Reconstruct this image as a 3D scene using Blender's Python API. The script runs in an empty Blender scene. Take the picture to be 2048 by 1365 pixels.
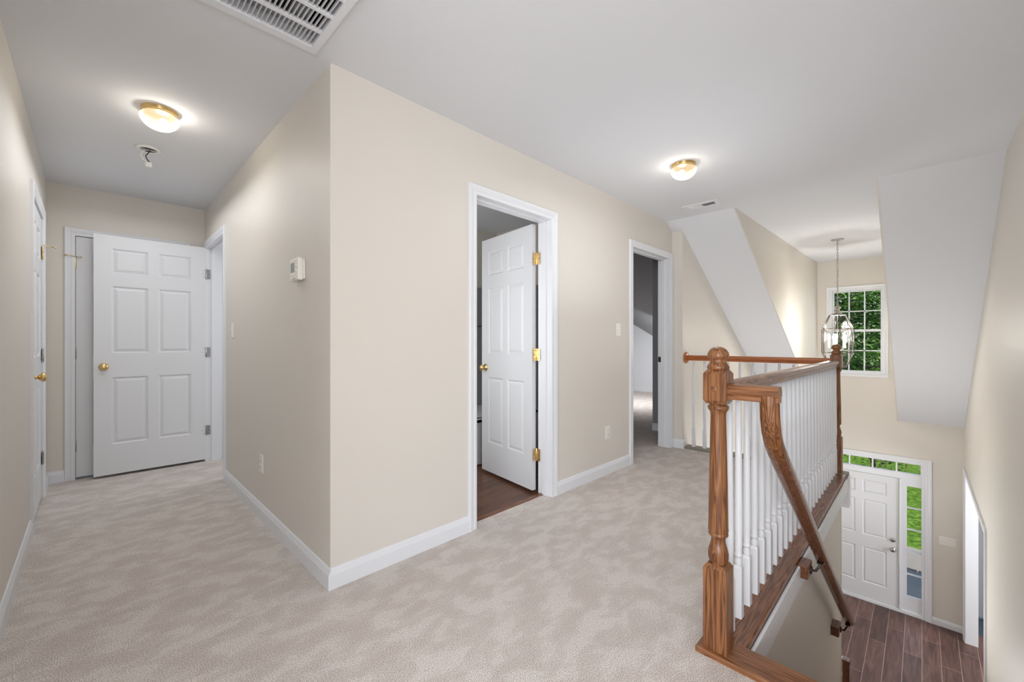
import bpy, bmesh, math, random
from mathutils import Matrix, Vector
random.seed(7)
sc = bpy.context.scene
C = sc.collection
R = math.radians

# ------------------------------------------------------------------ camera
cam_d = bpy.data.cameras.new('camera'); cam = bpy.data.objects.new('camera', cam_d); C.objects.link(cam)
cam.location = (0, 0, 1.1432); cam.rotation_euler = (R(90), 0, -0.7916)
cam_d.sensor_width = 36; cam_d.lens = 830.2 / 2048 * 36; cam_d.shift_y = 2.8 / 2048
cam_d.clip_start = .02; cam_d.clip_end = 200
sc.camera = cam
# ------------------------------------------------------------------ view, world, lights
sc.view_settings.view_transform = 'Standard'; sc.view_settings.look = 'None'
sc.view_settings.gamma = 1; sc.view_settings.use_curve_mapping = False
sc.view_settings.exposure = 0.5
w = bpy.data.worlds.new('world'); sc.world = w; w.use_nodes = True
nt = w.node_tree; bg = nt.nodes['Background']
sky = nt.nodes.new('ShaderNodeTexSky'); sky.sky_type = 'NISHITA'; sky.sun_disc = False
sky.sun_elevation = R(50); sky.sun_rotation = R(200)
nt.links.new(sky.outputs[0], bg.inputs[0]); bg.inputs[1].default_value = 0.16
def lamp(name, kind, loc, energy, color=(1, 1, 1), to=None, size=1, size_y=None, radius=None):
    d = bpy.data.lights.new(name, kind); o = bpy.data.objects.new(name, d); C.objects.link(o)
    o.location = loc; d.energy = energy; d.color = color
    if kind == 'AREA':
        d.size = size
        if size_y: d.shape = 'RECTANGLE'; d.size_y = size_y
    if radius is not None: d.shadow_soft_size = radius
    if to is not None:
        o.rotation_euler = (Vector(to) - Vector(loc)).to_track_quat('-Z', 'Y').to_euler()
    return o
sun = lamp('sun', 'SUN', (0, 0, 20), 2.6, (1, .96, .88), to=(-.35, 1.0, 18.7)); sun.data.angle = .01
# daylight through the windows of the open room behind the camera
lamp('daylight_loft_side', 'AREA', (-1.3, -3.35, 1.35), 40, (.95, .98, 1.02), to=(-1.0, 0, 1.2), size=2.6, size_y=1.5)
lamp('daylight_loft_end', 'AREA', (-3.35, -1.3, 1.35), 105, (.96, .98, 1.02), to=(0, -.8, 1.2), size=2.6, size_y=1.5)
# added soft fill lights with no fixture, evening out ceilings, floors and walls
lamp('fill_loft_up', 'AREA', (-.7, -.9, 1.3), 14, (.93, .97, 1.04), to=(-.5, -.6, 3), size=1.6)  # added fill aimed at the loft ceiling
lamp('fill_landing_up', 'AREA', (2.7, 1.1, 1.35), 2.5, (.95, .98, 1.03), to=(2.7, 1.1, 3), size=.9)  # added fill below the landing ceiling, facing up
lamp('fill_hall_down', 'AREA', (.26, 3.7, 2.29), 5.8, (.97, .985, 1.02), to=(.26, 3.7, 0), size=.7, size_y=1.8)  # added downlight without a fixture, lifts the hall carpet and walls
lamp('fill_landing_down', 'AREA', (2.65, 1.0, 2.31), 5, (.97, .985, 1.02), to=(2.65, 1.0, 0), size=1.2, size_y=.8)  # added downlight without a fixture, lifts the landing carpet
lamp('fill_entry_up', 'AREA', (5.7, .9, -1.9), 22, (.98, .99, 1), to=(5.7, .9, 3), size=.9)  # added upward fill to brighten the lower foyer
lamp('fill_bath', 'AREA', (1.28, 2.75, 1.3), 7, (.97, .985, 1), to=(3, 2.75, 1.2), size=1.2)  # added fill for the bathroom
# daylight at the dormer and sidelight, then area lights standing in for unseen windows
lamp('daylight_dormer', 'AREA', (8.27, .73, 1.32), 2, (.96, .99, 1), to=(5, .73, .9), size=.62, size_y=1.27)
lamp('daylight_entry', 'AREA', (8.27, .08, -1.75), .7, (.97, 1, .96), to=(5, .08, -2), size=.15, size_y=1.6)
lamp('fill_front_room', 'AREA', (7.2, -2.4, -1.0), 90, (.97, .985, 1.02), to=(6.0, 1, -1.7), size=1.8, size_y=1.6)  # added fill sent through the cased opening to brighten the foyer
lamp('daylight_bedroom', 'AREA', (7.0, 3.75, 1.35), 24, (.97, .98, 1), to=(7.75, 4.0, 0), size=.9, size_y=.7)
lamp('daylight_side_room', 'AREA', (2.2, 4.4, 1.5), 7, (1, 1, 1), to=(.8, 4.5, 1.1), size=.8, size_y=1.2)

# ------------------------------------------------------------------ measured plan (metres; camera above the origin)
A, B, CL, D, E_, S, G, H = .777, 1.951, -.257, 5.006, -.406, 4.334, 8.33, 2.44
F1 = -2.82          # entry floor
LW = 1.837          # lit stairwell wall
WT = .115
SL = .613           # roof slope
CKL0, CKL1, CKR = 1.278, 1.214, .259
def slope_z(x): return H - SL * (x - S)

# ------------------------------------------------------------------ materials
def mat(name):
    m = bpy.data.materials.new(name); m.use_nodes = True
    n = m.node_tree; b = n.nodes['Principled BSDF']
    return m, n, b
def plain(name, col, rough=.5, metal=0, bump=0, bscale=200, spec=.5, var=0, vscale=3):
    m, n, b = mat(name)
    b.inputs['Base Color'].default_value = (*col, 1); b.inputs['Roughness'].default_value = rough
    b.inputs['Metallic'].default_value = metal; b.inputs['Specular IOR Level'].default_value = spec
    tc = n.nodes.new('ShaderNodeTexCoord')
    if bump:
        t = n.nodes.new('ShaderNodeTexNoise'); t.inputs['Scale'].default_value = bscale; t.inputs['Detail'].default_value = 3
        n.links.new(tc.outputs['Object'], t.inputs['Vector'])
        bp = n.nodes.new('ShaderNodeBump'); bp.inputs['Strength'].default_value = bump; bp.inputs['Distance'].default_value = .002
        n.links.new(t.outputs['Fac'], bp.inputs['Height']); n.links.new(bp.outputs[0], b.inputs['Normal'])
    if var:
        t = n.nodes.new('ShaderNodeTexNoise'); t.inputs['Scale'].default_value = vscale
        n.links.new(tc.outputs['Object'], t.inputs['Vector'])
        mx = n.nodes.new('ShaderNodeMixRGB'); mx.inputs[1].default_value = (*[c * (1 - var) for c in col], 1); mx.inputs[2].default_value = (*[min(1, c * (1 + var)) for c in col], 1)
        n.links.new(t.outputs['Fac'], mx.inputs[0]); n.links.new(mx.outputs[0], b.inputs['Base Color'])
    return m
def ramp(n, pts):
    r = n.nodes.new('ShaderNodeValToRGB'); e = r.color_ramp.elements
    while len(e) < len(pts): e.new(.5)
    for k, (p, c) in enumerate(pts): e[k].position = p; e[k].color = (*c, 1)
    return r
def wood(name, axis, dark, mid, light, rough=.32, scale=1.0, ring=9):
    m, n, b = mat(name)
    tc = n.nodes.new('ShaderNodeTexCoord'); mp = n.nodes.new('ShaderNodeMapping')
    s = [22 * scale] * 3; s['xyz'.index(axis)] = 1.0 * scale
    mp.inputs['Scale'].default_value = s
    n.links.new(tc.outputs['Object'], mp.inputs['Vector'])
    n1 = n.nodes.new('ShaderNodeTexNoise'); n1.inputs['Scale'].default_value = 1.6; n1.inputs['Detail'].default_value = 2; n1.inputs['Distortion'].default_value = .4
    n.links.new(mp.outputs[0], n1.inputs['Vector'])
    mu = n.nodes.new('ShaderNodeMath'); mu.operation = 'MULTIPLY'; mu.inputs[1].default_value = ring
    n.links.new(n1.outputs['Fac'], mu.inputs[0])
    fr = n.nodes.new('ShaderNodeMath'); fr.operation = 'PINGPONG'; fr.inputs[1].default_value = .5
    n.links.new(mu.outputs[0], fr.inputs[0])
    n2 = n.nodes.new('ShaderNodeTexNoise'); n2.inputs['Scale'].default_value = 9; n2.inputs['Detail'].default_value = 8; n2.inputs['Roughness'].default_value = .7
    n.links.new(mp.outputs[0], n2.inputs['Vector'])
    ad = n.nodes.new('ShaderNodeMath'); ad.operation = 'MULTIPLY_ADD'; ad.inputs[1].default_value = .75
    n.links.new(n2.outputs['Fac'], ad.inputs[0]); n.links.new(fr.outputs[0], ad.inputs[2])
    r = ramp(n, [(.28, dark), (.55, mid), (.92, light)])
    n.links.new(ad.outputs[0], r.inputs[0]); n.links.new(r.outputs[0], b.inputs['Base Color'])
    b.inputs['Roughness'].default_value = rough
    bp = n.nodes.new('ShaderNodeBump'); bp.inputs['Strength'].default_value = .12; bp.inputs['Distance'].default_value = .001
    n.links.new(ad.outputs[0], bp.inputs['Height']); n.links.new(bp.outputs[0], b.inputs['Normal'])
    return m
def planks(name, axis, cols, pw, pl, rough=.35, seam=(.12, .08, .06)):
    m, n, b = mat(name)
    tc = n.nodes.new('ShaderNodeTexCoord'); mp = n.nodes.new('ShaderNodeMapping')
    if axis == 'y': mp.inputs['Rotation'].default_value = (0, 0, R(90))
    n.links.new(tc.outputs['Object'], mp.inputs['Vector'])
    br = n.nodes.new('ShaderNodeTexBrick'); br.inputs['Scale'].default_value = 1
    br.inputs['Brick Width'].default_value = pl; br.inputs['Row Height'].default_value = pw
    br.inputs['Mortar Size'].default_value = .0025; br.inputs['Mortar'].default_value = (*seam, 1); br.inputs['Bias'].default_value = 0
    br.inputs['Color1'].default_value = (0, 0, 0, 1); br.inputs['Color2'].default_value = (1, 1, 1, 1)
    br.offset = .37
    n.links.new(mp.outputs[0], br.inputs['Vector'])
    m2 = n.nodes.new('ShaderNodeMapping'); m2.inputs['Scale'].default_value = (1.4, 14, 14)
    n.links.new(mp.outputs[0], m2.inputs['Vector'])
    nz = n.nodes.new('ShaderNodeTexNoise'); nz.inputs['Scale'].default_value = 1.7; nz.inputs['Detail'].default_value = 6; nz.inputs['Distortion'].default_value = .8
    n.links.new(m2.outputs[0], nz.inputs['Vector'])
    r = ramp(n, [(.25, cols[0]), (.5, cols[1]), (.8, cols[2])])
    n.links.new(nz.outputs['Fac'], r.inputs[0])
    hs = n.nodes.new('ShaderNodeMixRGB'); hs.blend_type = 'MULTIPLY'; hs.inputs[0].default_value = .45
    n.links.new(r.outputs[0], hs.inputs[1]); n.links.new(br.outputs['Color'], hs.inputs[2])
    mx = n.nodes.new('ShaderNodeMixRGB'); n.links.new(br.outputs['Fac'], mx.inputs[0]); n.links.new(hs.outputs[0], mx.inputs[1]); mx.inputs[2].default_value = (*seam, 1)
    n.links.new(mx.outputs[0], b.inputs['Base Color']); b.inputs['Roughness'].default_value = rough
    return m
def carpet_mat():
    m, n, b = mat('carpet_pile')
    tc = n.nodes.new('ShaderNodeTexCoord')
    a = n.nodes.new('ShaderNodeTexNoise'); a.inputs['Scale'].default_value = 260; a.inputs['Detail'].default_value = 4; a.inputs['Roughness'].default_value = .7
    mp = n.nodes.new('ShaderNodeMapping'); mp.inputs['Rotation'].default_value = (0, 0, .5); mp.inputs['Scale'].default_value = (2.6, 4.2, 1)
    n.links.new(tc.outputs['Object'], mp.inputs['Vector'])
    c = n.nodes.new('ShaderNodeTexNoise'); c.inputs['Scale'].default_value = 2.4; c.inputs['Detail'].default_value = 5; c.inputs['Roughness'].default_value = .6; c.inputs['Distortion'].default_value = .25
    n.links.new(mp.outputs[0], c.inputs['Vector']); n.links.new(tc.outputs['Object'], a.inputs['Vector'])
    r1 = ramp(n, [(.36, (.33, .28, .25)), (.5, (.72, .65, .605)), (.63, (1, .96, .915))])
    n.links.new(a.outputs['Fac'], r1.inputs[0])
    r2 = ramp(n, [(.40, (.86, .84, .825)), (.52, (.93, .92, .91)), (.56, (1.0, 1.0, 1.0))])
    n.links.new(c.outputs['Fac'], r2.inputs[0])
    mx = n.nodes.new('ShaderNodeMixRGB'); mx.blend_type = 'MULTIPLY'; mx.inputs[0].default_value = 1
    n.links.new(r1.outputs[0], mx.inputs[1]); n.links.new(r2.outputs[0], mx.inputs[2])
    n.links.new(mx.outputs[0], b.inputs['Base Color']); b.inputs['Roughness'].default_value = .95; b.inputs['Specular IOR Level'].default_value = .1
    bp = n.nodes.new('ShaderNodeBump'); bp.inputs['Strength'].default_value = .6; bp.inputs['Distance'].default_value = .004
    n.links.new(a.outputs['Fac'], bp.inputs['Height']); n.links.new(bp.outputs[0], b.inputs['Normal'])
    return m
def thin_glass(name, tint=(1, 1, 1), gloss=.12):
    m = bpy.data.materials.new(name); m.use_nodes = True; n = m.node_tree; n.nodes.clear()
    o = n.nodes.new('ShaderNodeOutputMaterial'); t = n.nodes.new('ShaderNodeBsdfTransparent'); t.inputs[0].default_value = (*tint, 1)
    g = n.nodes.new('ShaderNodeBsdfGlossy'); g.inputs['Roughness'].default_value = .02
    lw = n.nodes.new('ShaderNodeLayerWeight'); lw.inputs[0].default_value = gloss
    mx = n.nodes.new('ShaderNodeMixShader'); n.links.new(lw.outputs['Fresnel'], mx.inputs[0])
    n.links.new(t.outputs[0], mx.inputs[1]); n.links.new(g.outputs[0], mx.inputs[2]); n.links.new(mx.outputs[0], o.inputs[0])
    return m
def emit(name, col, st):
    m, n, b = mat(name); b.inputs['Base Color'].default_value = (*col, 1)
    b.inputs['Emission Color'].default_value = (*col, 1); b.inputs['Emission Strength'].default_value = st
    return m
def shade_glass(name):
    m = bpy.data.materials.new(name); m.use_nodes = True; n = m.node_tree; n.nodes.clear()
    o = n.nodes.new('ShaderNodeOutputMaterial')
    tr = n.nodes.new('ShaderNodeBsdfTransparent'); tr.inputs[0].default_value = (1, .97, .9, 1)
    tl = n.nodes.new('ShaderNodeBsdfTranslucent'); tl.inputs[0].default_value = (1, .95, .86, 1)
    df = n.nodes.new('ShaderNodeBsdfPrincipled'); df.inputs['Base Color'].default_value = (.9, .87, .82, 1); df.inputs['Roughness'].default_value = .12
    m1 = n.nodes.new('ShaderNodeMixShader'); m1.inputs[0].default_value = .07; n.links.new(tr.outputs[0], m1.inputs[1]); n.links.new(tl.outputs[0], m1.inputs[2])
    lw = n.nodes.new('ShaderNodeLayerWeight'); lw.inputs[0].default_value = .3
    m2 = n.nodes.new('ShaderNodeMixShader'); n.links.new(lw.outputs['Facing'], m2.inputs[0]); n.links.new(m1.outputs[0], m2.inputs[1])
    m3 = n.nodes.new('ShaderNodeMixShader'); m3.inputs[0].default_value = .45; n.links.new(m1.outputs[0], m3.inputs[1]); n.links.new(df.outputs[0], m3.inputs[2]); n.links.new(m3.outputs[0], m2.inputs[2])
    n.links.new(m2.outputs[0], o.inputs[0])
    return m
def foliage_mat(name, d, l, sc_=.9):
    m, n, b = mat(name)
    tc = n.nodes.new('ShaderNodeTexCoord'); t = n.nodes.new('ShaderNodeTexNoise'); t.inputs['Scale'].default_value = sc_; t.inputs['Detail'].default_value = 6
    n.links.new(tc.outputs['Object'], t.inputs['Vector'])
    r = ramp(n, [(.35, d), (.65, l)]); n.links.new(t.outputs['Fac'], r.inputs[0]); n.links.new(r.outputs[0], b.inputs['Base Color'])
    b.inputs['Roughness'].default_value = .6
    return m
def grass_mat():
    m, n, b = mat('lawn_grass')
    tc = n.nodes.new('ShaderNodeTexCoord'); t = n.nodes.new('ShaderNodeTexNoise'); t.inputs['Scale'].default_value = 9; t.inputs['Detail'].default_value = 8; t.inputs['Roughness'].default_value = .8
    n.links.new(tc.outputs['Object'], t.inputs['Vector'])
    r = ramp(n, [(.36, (.025, .07, .008)), (.5, (.10, .20, .022)), (.64, (.24, .38, .06))])
    n.links.new(t.outputs['Fac'], r.inputs[0]); n.links.new(r.outputs[0], b.inputs['Base Color']); b.inputs['Roughness'].default_value = .9; b.inputs['Specular IOR Level'].default_value = .1
    return m
M = dict(
    wall=plain('beige_wall_paint', (.74, .70, .638), .46, bump=.10, bscale=90, spec=.4),
    ceil=plain('flat_white_ceiling_paint', (.775, .79, .82), .9, bump=.05, bscale=120, spec=.1),
    trim=plain('white_trim_paint', (.80, .815, .845), .35, spec=.45),
    door=plain('white_door_paint', (.745, .755, .775), .38, bump=.03, bscale=60, spec=.45),
    carpet=carpet_mat(),
    oak_z=wood('oak_upright', 'z', (.06, .020, .007), (.18, .068, .024), (.31, .135, .052), ring=7),
    oak_x=wood('oak_along', 'x', (.075, .026, .010), (.17, .062, .024), (.30, .125, .052), rough=.25),
    oak_y=wood('oak_across', 'y', (.085, .03, .010), (.21, .08, .028), (.33, .145, .058)),
    red_oak=wood('red_oak', 'y', (.26, .065, .016), (.40, .115, .028), (.50, .17, .05)),
    shaded_oak=wood('shaded_oak_rail', 'x', (.085, .032, .016), (.16, .062, .03), (.24, .10, .05), rough=.22),  # same oak, with the stairwell's lower light put into the colour
    bathwood=planks('bath_planks', 'x', ((.06, .022, .010), (.16, .06, .025), (.26, .11, .05)), .16, 1.2),
    entrywood=planks('entry_planks', 'x', ((.05, .024, .019), (.125, .062, .05), (.21, .115, .095)), .17, 1.3, .42, (.3, .22, .19)),
    brass=plain('polished_brass', (.74, .53, .24), .2, 1), gold=plain('pale_brass', (.80, .62, .34), .28, 1),
    nickel=plain('brushed_nickel', (.42, .41, .395), .28, 1), chrome=plain('chrome', (.75, .75, .76), .12, 1), bronze=plain('dark_bronze', (.10, .085, .075), .4, .8),
    plate=plain('ivory_plastic', (.87, .85, .79), .35), white=plain('white_plastic', (.84, .84, .82), .35), lcd=plain('grey_display', (.33, .36, .34), .2),
    dark=plain('dark_void', (.02, .02, .02), .8), slotm=plain('dark_slot', (.05, .045, .04), .6), screw=plain('screw_dark', (.10, .08, .06), .4, .6),
    grey=plain('grey_sheet_metal', (.33, .33, .34), .5, .3), tub=plain('white_acrylic', (.78, .79, .80), .2), surround=plain('grey_tub_surround', (.32, .325, .335), .35),
    relief=plain('surround_moulding', (.12, .12, .12), .35), weathered=plain('weathered_grey_wood', (.24, .215, .175), .6, var=.3, vscale=30), shaded_grey=plain('shaded_room_grey', (.33, .335, .35), .6),  # the dim rooms' grey has their shade put into the colour
    glass=thin_glass('window_glass', gloss=.03), lglass=thin_glass('lantern_glass', (.95, .95, .94), .22), shade=shade_glass('ribbed_shade_glass'),
    bulb=emit('bulb_glow', (1, .86, .62), 7), cbulb=emit('candle_bulb_glow', (1, .93, .82), 12),
    candle=plain('candle_sleeve', (.85, .83, .78), .5),
    grass=grass_mat(), concrete=plain('pale_concrete', (.30, .275, .235), .9, var=.2, vscale=2), brick=plain('dark_brick', (.035, .03, .03), .8), porch=plain('blue_grey_porch_slab', (.055, .07, .085), .6, var=.3, vscale=3),
    bark=plain('bark', (.09, .065, .05), .9, bump=.4, bscale=10), leaf=foliage_mat('leaves_deep', (.008, .03, .012), (.05, .12, .035)),
    leaf2=foliage_mat('leaves_bright', (.025, .085, .018), (.27, .48, .09)), leaf3=foliage_mat('leaves_yellow', (.04, .07, .015), (.24, .27, .08), 2.0),
)

# ------------------------------------------------------------------ mesh helpers
def box(bm, x0, x1, y0, y1, z0, z1, bev=0):
    r = bmesh.ops.create_cube(bm, size=1, matrix=Matrix.Translation(((x0 + x1) / 2, (y0 + y1) / 2, (z0 + z1) / 2)) @ Matrix.Diagonal((abs(x1 - x0), abs(y1 - y0), abs(z1 - z0), 1)))
    if bev:
        ed = {e for v in r['verts'] for e in v.link_edges}
        bmesh.ops.bevel(bm, geom=list(ed), offset=bev, segments=2, affect='EDGES', profile=.5)
def prism(bm, pts, d):
    """closed polygon of 3D points pushed along vector d"""
    a = [bm.verts.new(p) for p in pts]; b = [bm.verts.new(Vector(p) + Vector(d)) for p in pts]
    bm.faces.new(a); bm.faces.new(b[::-1])
    for i in range(len(a)):
        j = (i + 1) % len(a); bm.faces.new((a[j], a[i], b[i], b[j]))
def lathe(bm, prof, seg=24, c=(0, 0, 0), rib=0, nrib=0, axis='z', close=True):
    rings = []
    def P(r, z, t):
        x, y = r * math.cos(t), r * math.sin(t)
        p = {'z': (x, y, z), 'x': (z, x, y), 'y': (x, z, -y)}[axis]
        return (p[0] + c[0], p[1] + c[1], p[2] + c[2])
    for r, z in prof:
        rings.append([bm.verts.new(P(max(r, 1e-4) * (1 + rib * math.cos(nrib * 2 * math.pi * k / seg)), z, 2 * math.pi * k / seg)) for k in range(seg)])
    for q in range(len(rings) - 1):
        for k in range(seg):
            j = (k + 1) % seg
            f = bm.faces.new((rings[q][k], rings[q][j], rings[q + 1][j], rings[q + 1][k])); f.smooth = True
    if close:
        for rg in (rings[0], rings[-1]):
            bm.faces.new(rg)
def tube(bm, pts, r, seg=10, closed=False):
    pts = [Vector(p) for p in pts]; n = len(pts); rings = []
    up = Vector((0, 0, 1)); prev = None
    for i in range(n):
        a = pts[(i - 1) % n] if (closed or i > 0) else pts[i]; b = pts[(i + 1) % n] if (closed or i < n - 1) else pts[i]
        t = (b - a).normalized()
        if prev is None:
            s = t.cross(up)
            if s.length < 1e-3: s = t.cross(Vector((1, 0, 0)))
        else: s = prev - t * prev.dot(t)
        s.normalize(); prev = s; u = s.cross(t)
        rings.append([bm.verts.new(pts[i] + s * (r * math.cos(2 * math.pi * k / seg)) + u * (r * math.sin(2 * math.pi * k / seg))) for k in range(seg)])
    m = n if closed else n - 1
    for q in range(m):
        A_, B_ = rings[q], rings[(q + 1) % n]
        for k in range(seg):
            j = (k + 1) % seg; f = bm.faces.new((A_[k], A_[j], B_[j], B_[k])); f.smooth = True
    if not closed: bm.faces.new(rings[0][::-1]); bm.faces.new(rings[-1])
def sweep(bm, prof, pts, side, smooth=False):
    """profile (side, up) swept along a path lying in a plane perpendicular to side"""
    side = Vector(side); pts = [Vector(p) for p in pts]; rings = []
    for i, p in enumerate(pts):
        ts = []
        if i > 0: ts.append((p - pts[i - 1]).normalized())
        if i < len(pts) - 1: ts.append((pts[i + 1] - p).normalized())
        t = sum(ts, Vector()).normalized(); u = side.cross(t)
        k = 1 / max(.35, ts[0].dot(t))
        rings.append([bm.verts.new(p + side * a + u * (b * k)) for a, b in prof])
    n = len(prof)
    for q in range(len(rings) - 1):
        for k in range(n):
            j = (k + 1) % n; f = bm.faces.new((rings[q][k], rings[q][j], rings[q + 1][j], rings[q + 1][k])); f.smooth = smooth
    bm.faces.new(rings[0]); bm.faces.new(rings[-1][::-1])
def obj(name, bm, m, parent=None, loc=None, rot=None):
    bmesh.ops.recalc_face_normals(bm, faces=bm.faces)
    me = bpy.data.meshes.new(name); bm.to_mesh(me); bm.free()
    me.materials.append(M[m] if isinstance(m, str) else m)
    o = bpy.data.objects.new(name, me); C.objects.link(o)
    if parent: o.parent = parent
    if loc is not None: o.location = loc
    if rot is not None: o.rotation_euler = rot
    return o
def tag(o, label=None, cat=None, group=None, kind=None):
    if label: o['label'] = label
    if cat: o['category'] = cat
    if group: o['group'] = group
    if kind: o['kind'] = kind
    return o
def thing(name, label, cat, loc=(0, 0, 0), rz=0, group=None, kind=None):
    o = bpy.data.objects.new(name, None); C.objects.link(o); o.location = loc; o.rotation_euler = (0, 0, rz); o.empty_display_size = .1
    return tag(o, label, cat, group, kind)
def struct(name, bm, m, label=None, cat=None):
    return tag(obj(name, bm, m), label, cat, kind='structure')
def nb(): return bmesh.new()
def copy_child(o, parent, loc=None):
    c = o.copy(); C.objects.link(c); c.parent = parent
    if loc is not None: c.location = loc
    return c
def copy_tree(o, parent=None):
    c = o.copy(); C.objects.link(c); c.parent = parent
    for ch in list(o.children): copy_tree(ch, c)
    return c

# ------------------------------------------------------------------ setting: walls
def cells(a0, a1, z0, z1, holes):
    """rectangles of a0..a1 x z0..z1 outside the holes (a0,a1,z0,z1)"""
    xs = sorted({a0, a1, *[v for h in holes for v in h[:2]]}); zs = sorted({z0, z1, *[v for h in holes for v in h[2:]]})
    for i in range(len(xs) - 1):
        run = None
        for j in range(len(zs) - 1):
            cx, cz = (xs[i] + xs[i + 1]) / 2, (zs[j] + zs[j + 1]) / 2
            if any(h[0] < cx < h[1] and h[2] < cz < h[3] for h in holes):
                if run: yield (xs[i], xs[i + 1], *run)
                run = None
            else: run = (run[0], zs[j + 1]) if run else (zs[j], zs[j + 1])
        if run: yield (xs[i], xs[i + 1], *run)
def wall_y(name, y, t, x0, x1, z0, z1, holes=(), m='wall', label=None):
    bm = nb()
    for c in cells(x0, x1, z0, z1, holes): box(bm, c[0], c[1], y, y + t, c[2], c[3])
    return struct(name, bm, m, label, 'wall')
def wall_x(name, x, t, y0, y1, z0, z1, holes=(), m='wall', label=None):
    bm = nb()
    for c in cells(y0, y1, z0, z1, holes): box(bm, x, x + t, c[0], c[1], c[2], c[3])
    return struct(name, bm, m, label, 'wall')
J = .018            # jamb thickness
BD = (1.66, 2.385); RD = (3.60, 4.396); ED = (-.096, .602); HD = (4.14, 4.90); LD = (3.81, 4.57); DH = 2.05
wall_y('wall_bath_side', B, WT, A, 4.475, -.02, H + .04, [(BD[0] - J, BD[1] + J, -.02, DH + J), (RD[0] - J, RD[1] + J, -.02, DH + J)], label='long beige wall holding the bathroom and bedroom doorways')
wall_x('wall_thermostat', A, WT, B + WT, D, -.02, H + .04, [(HD[0] - J, HD[1] + J, -.02, DH + J)], label='shaded beige hallway wall with the thermostat')
wall_x('wall_left', CL, -WT, .9, D, -.02, H + .04, [(LD[0] - J, LD[1] + J, -.02, DH + J)], label='beige wall along the left side of the hallway')
wall_y('wall_hall_end', D, WT, CL - WT, A + WT, -.02, H + .04, [(ED[0] - J, ED[1] + J, -.02, 2.03 + J)], label='beige wall at the far end of the hallway')
wall_y('wall_stairwell', LW, WT, 4.475, G, F1 - .02, H + .04, label='bright beige stairwell wall under the slanted ceiling')
wall_y('wall_right', E_, -WT, .9, G + .02, F1 - .02, H + .04, [(5.60, 8.10, F1 - .02, -.58)], label='tall beige wall along the right side of the stairwell')
wall_x('wall_front', G, .14, E_ - WT, LW + WT, F1 - .02, H + .06, [(.415, 1.037, .665, 1.97), (-.03, 1.418, F1 - .02, -.60)], label='beige front wall with the upper window and entry door')
wall_y('wall_below_landing', .456, WT, 1.60, 4.16, F1 - .02, -.03, label='beige wall below the balustrade beside the stairs')
wall_x('wall_foyer_back', 4.045, WT, .571, LW, F1 - .02, -.2, label='beige foyer wall under the landing')
# open room behind the camera
wall_y('wall_loft_left', .9, WT, -3.6, CL - WT, -.02, H + .04)
wall_x('wall_loft_end', -3.6, -WT, -3.7, 1.0, -.02, H + .04, [(-2.6, 0, .6, 2.1)])
wall_y('wall_loft_side', -3.6, -WT, -3.6, .9, -.02, H + .04, [(-2.6, 0, .6, 2.1)])
wall_x('wall_loft_right', .9, WT, -3.6, E_ - WT, -.02, H + .04)
# bathroom
wall_x('wall_bath_right', 3.40, .1, B + WT, 3.9, -.02, H + .04); wall_y('wall_bath_back', 3.62, .1, .9, 3.40, -.02, H + .04)
wall_x('wall_bath_left', 1.2, -.1, B + WT, 3.62, -.02, H + .04)
# bedroom
wall_x('wall_bedroom_nib', 5.14, .1, B + WT + .02, 2.50, -.02, 2.9, m='shaded_grey', label='nib wall in painted shade grey inside the far bedroom doorway')  # wall in shadow, its shade put into the grey
def bed_z(x, y): return 1.55 + .59 * (y - 4.816) - .55 * (x - 9.0)
bm = nb(); prism(bm, [(9.0, 2.5, -.02), (9.0, 5.5, -.02), (9.0, 5.5, bed_z(9, 5.5) + .02), (9.0, 2.5, bed_z(9, 2.5) + .02)], (.1, 0, 0))
struct('wall_bedroom_far', bm, 'ceil', 'pale grey bedroom wall with slanted top', 'wall')
wall_y('wall_bedroom_near', 1.99, .06, 4.6, 9.1, -.02, 2.6, m='shaded_grey'); wall_x('wall_bedroom_left', 3.52, .06, B + WT, 5.6, -.02, 2.6)
wall_y('wall_bedroom_back', 5.5, .1, 3.5, 9.1, -.02, 4.3, m='shaded_grey')
bm = nb(); box(bm, 3.5, 5.2, B + WT, 5.6, H, H + .05)
prism(bm, [(5.2, 2.0, bed_z(5.2, 2.0)), (5.2, 5.55, bed_z(5.2, 5.55)), (9.1, 5.55, bed_z(9.1, 5.55)), (9.1, 2.0, bed_z(9.1, 2.0))], (0, 0, .06))
prism(bm, [(5.2, 2.7, H), (5.2, 5.55, H), (5.2, 5.55, bed_z(5.2, 5.55)), (5.2, 2.78, H + .03)], (-.03, 0, 0))  # upright piece added to close the gap against leaking daylight
struct('ceiling_bedroom', bm, 'shaded_grey', 'slanted bedroom ceiling, shade in its dark colour, seen through the far doorway', 'ceiling')  # faces away from the light; that shade is in the colour
# room beyond the open hallway door
wall_y('wall_side_room', 5.02, .1, A + WT, 3.0, -.02, 2.44, m='trim'); wall_x('wall_side_room_end', 3.0, .1, 3.7, 5.1, -.02, 2.44, m='trim')
wall_y('wall_side_room_near', 3.75, .08, A + WT, 3.0, -.02, 2.44, m='trim')
# closets behind the closed doors
wall_y('wall_closet', D + .6, .08, -.4, 1.0, -.02, 2.44); wall_x('wall_linen', CL - .7, .08, 3.6, 4.8, -.02, 2.44)

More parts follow.
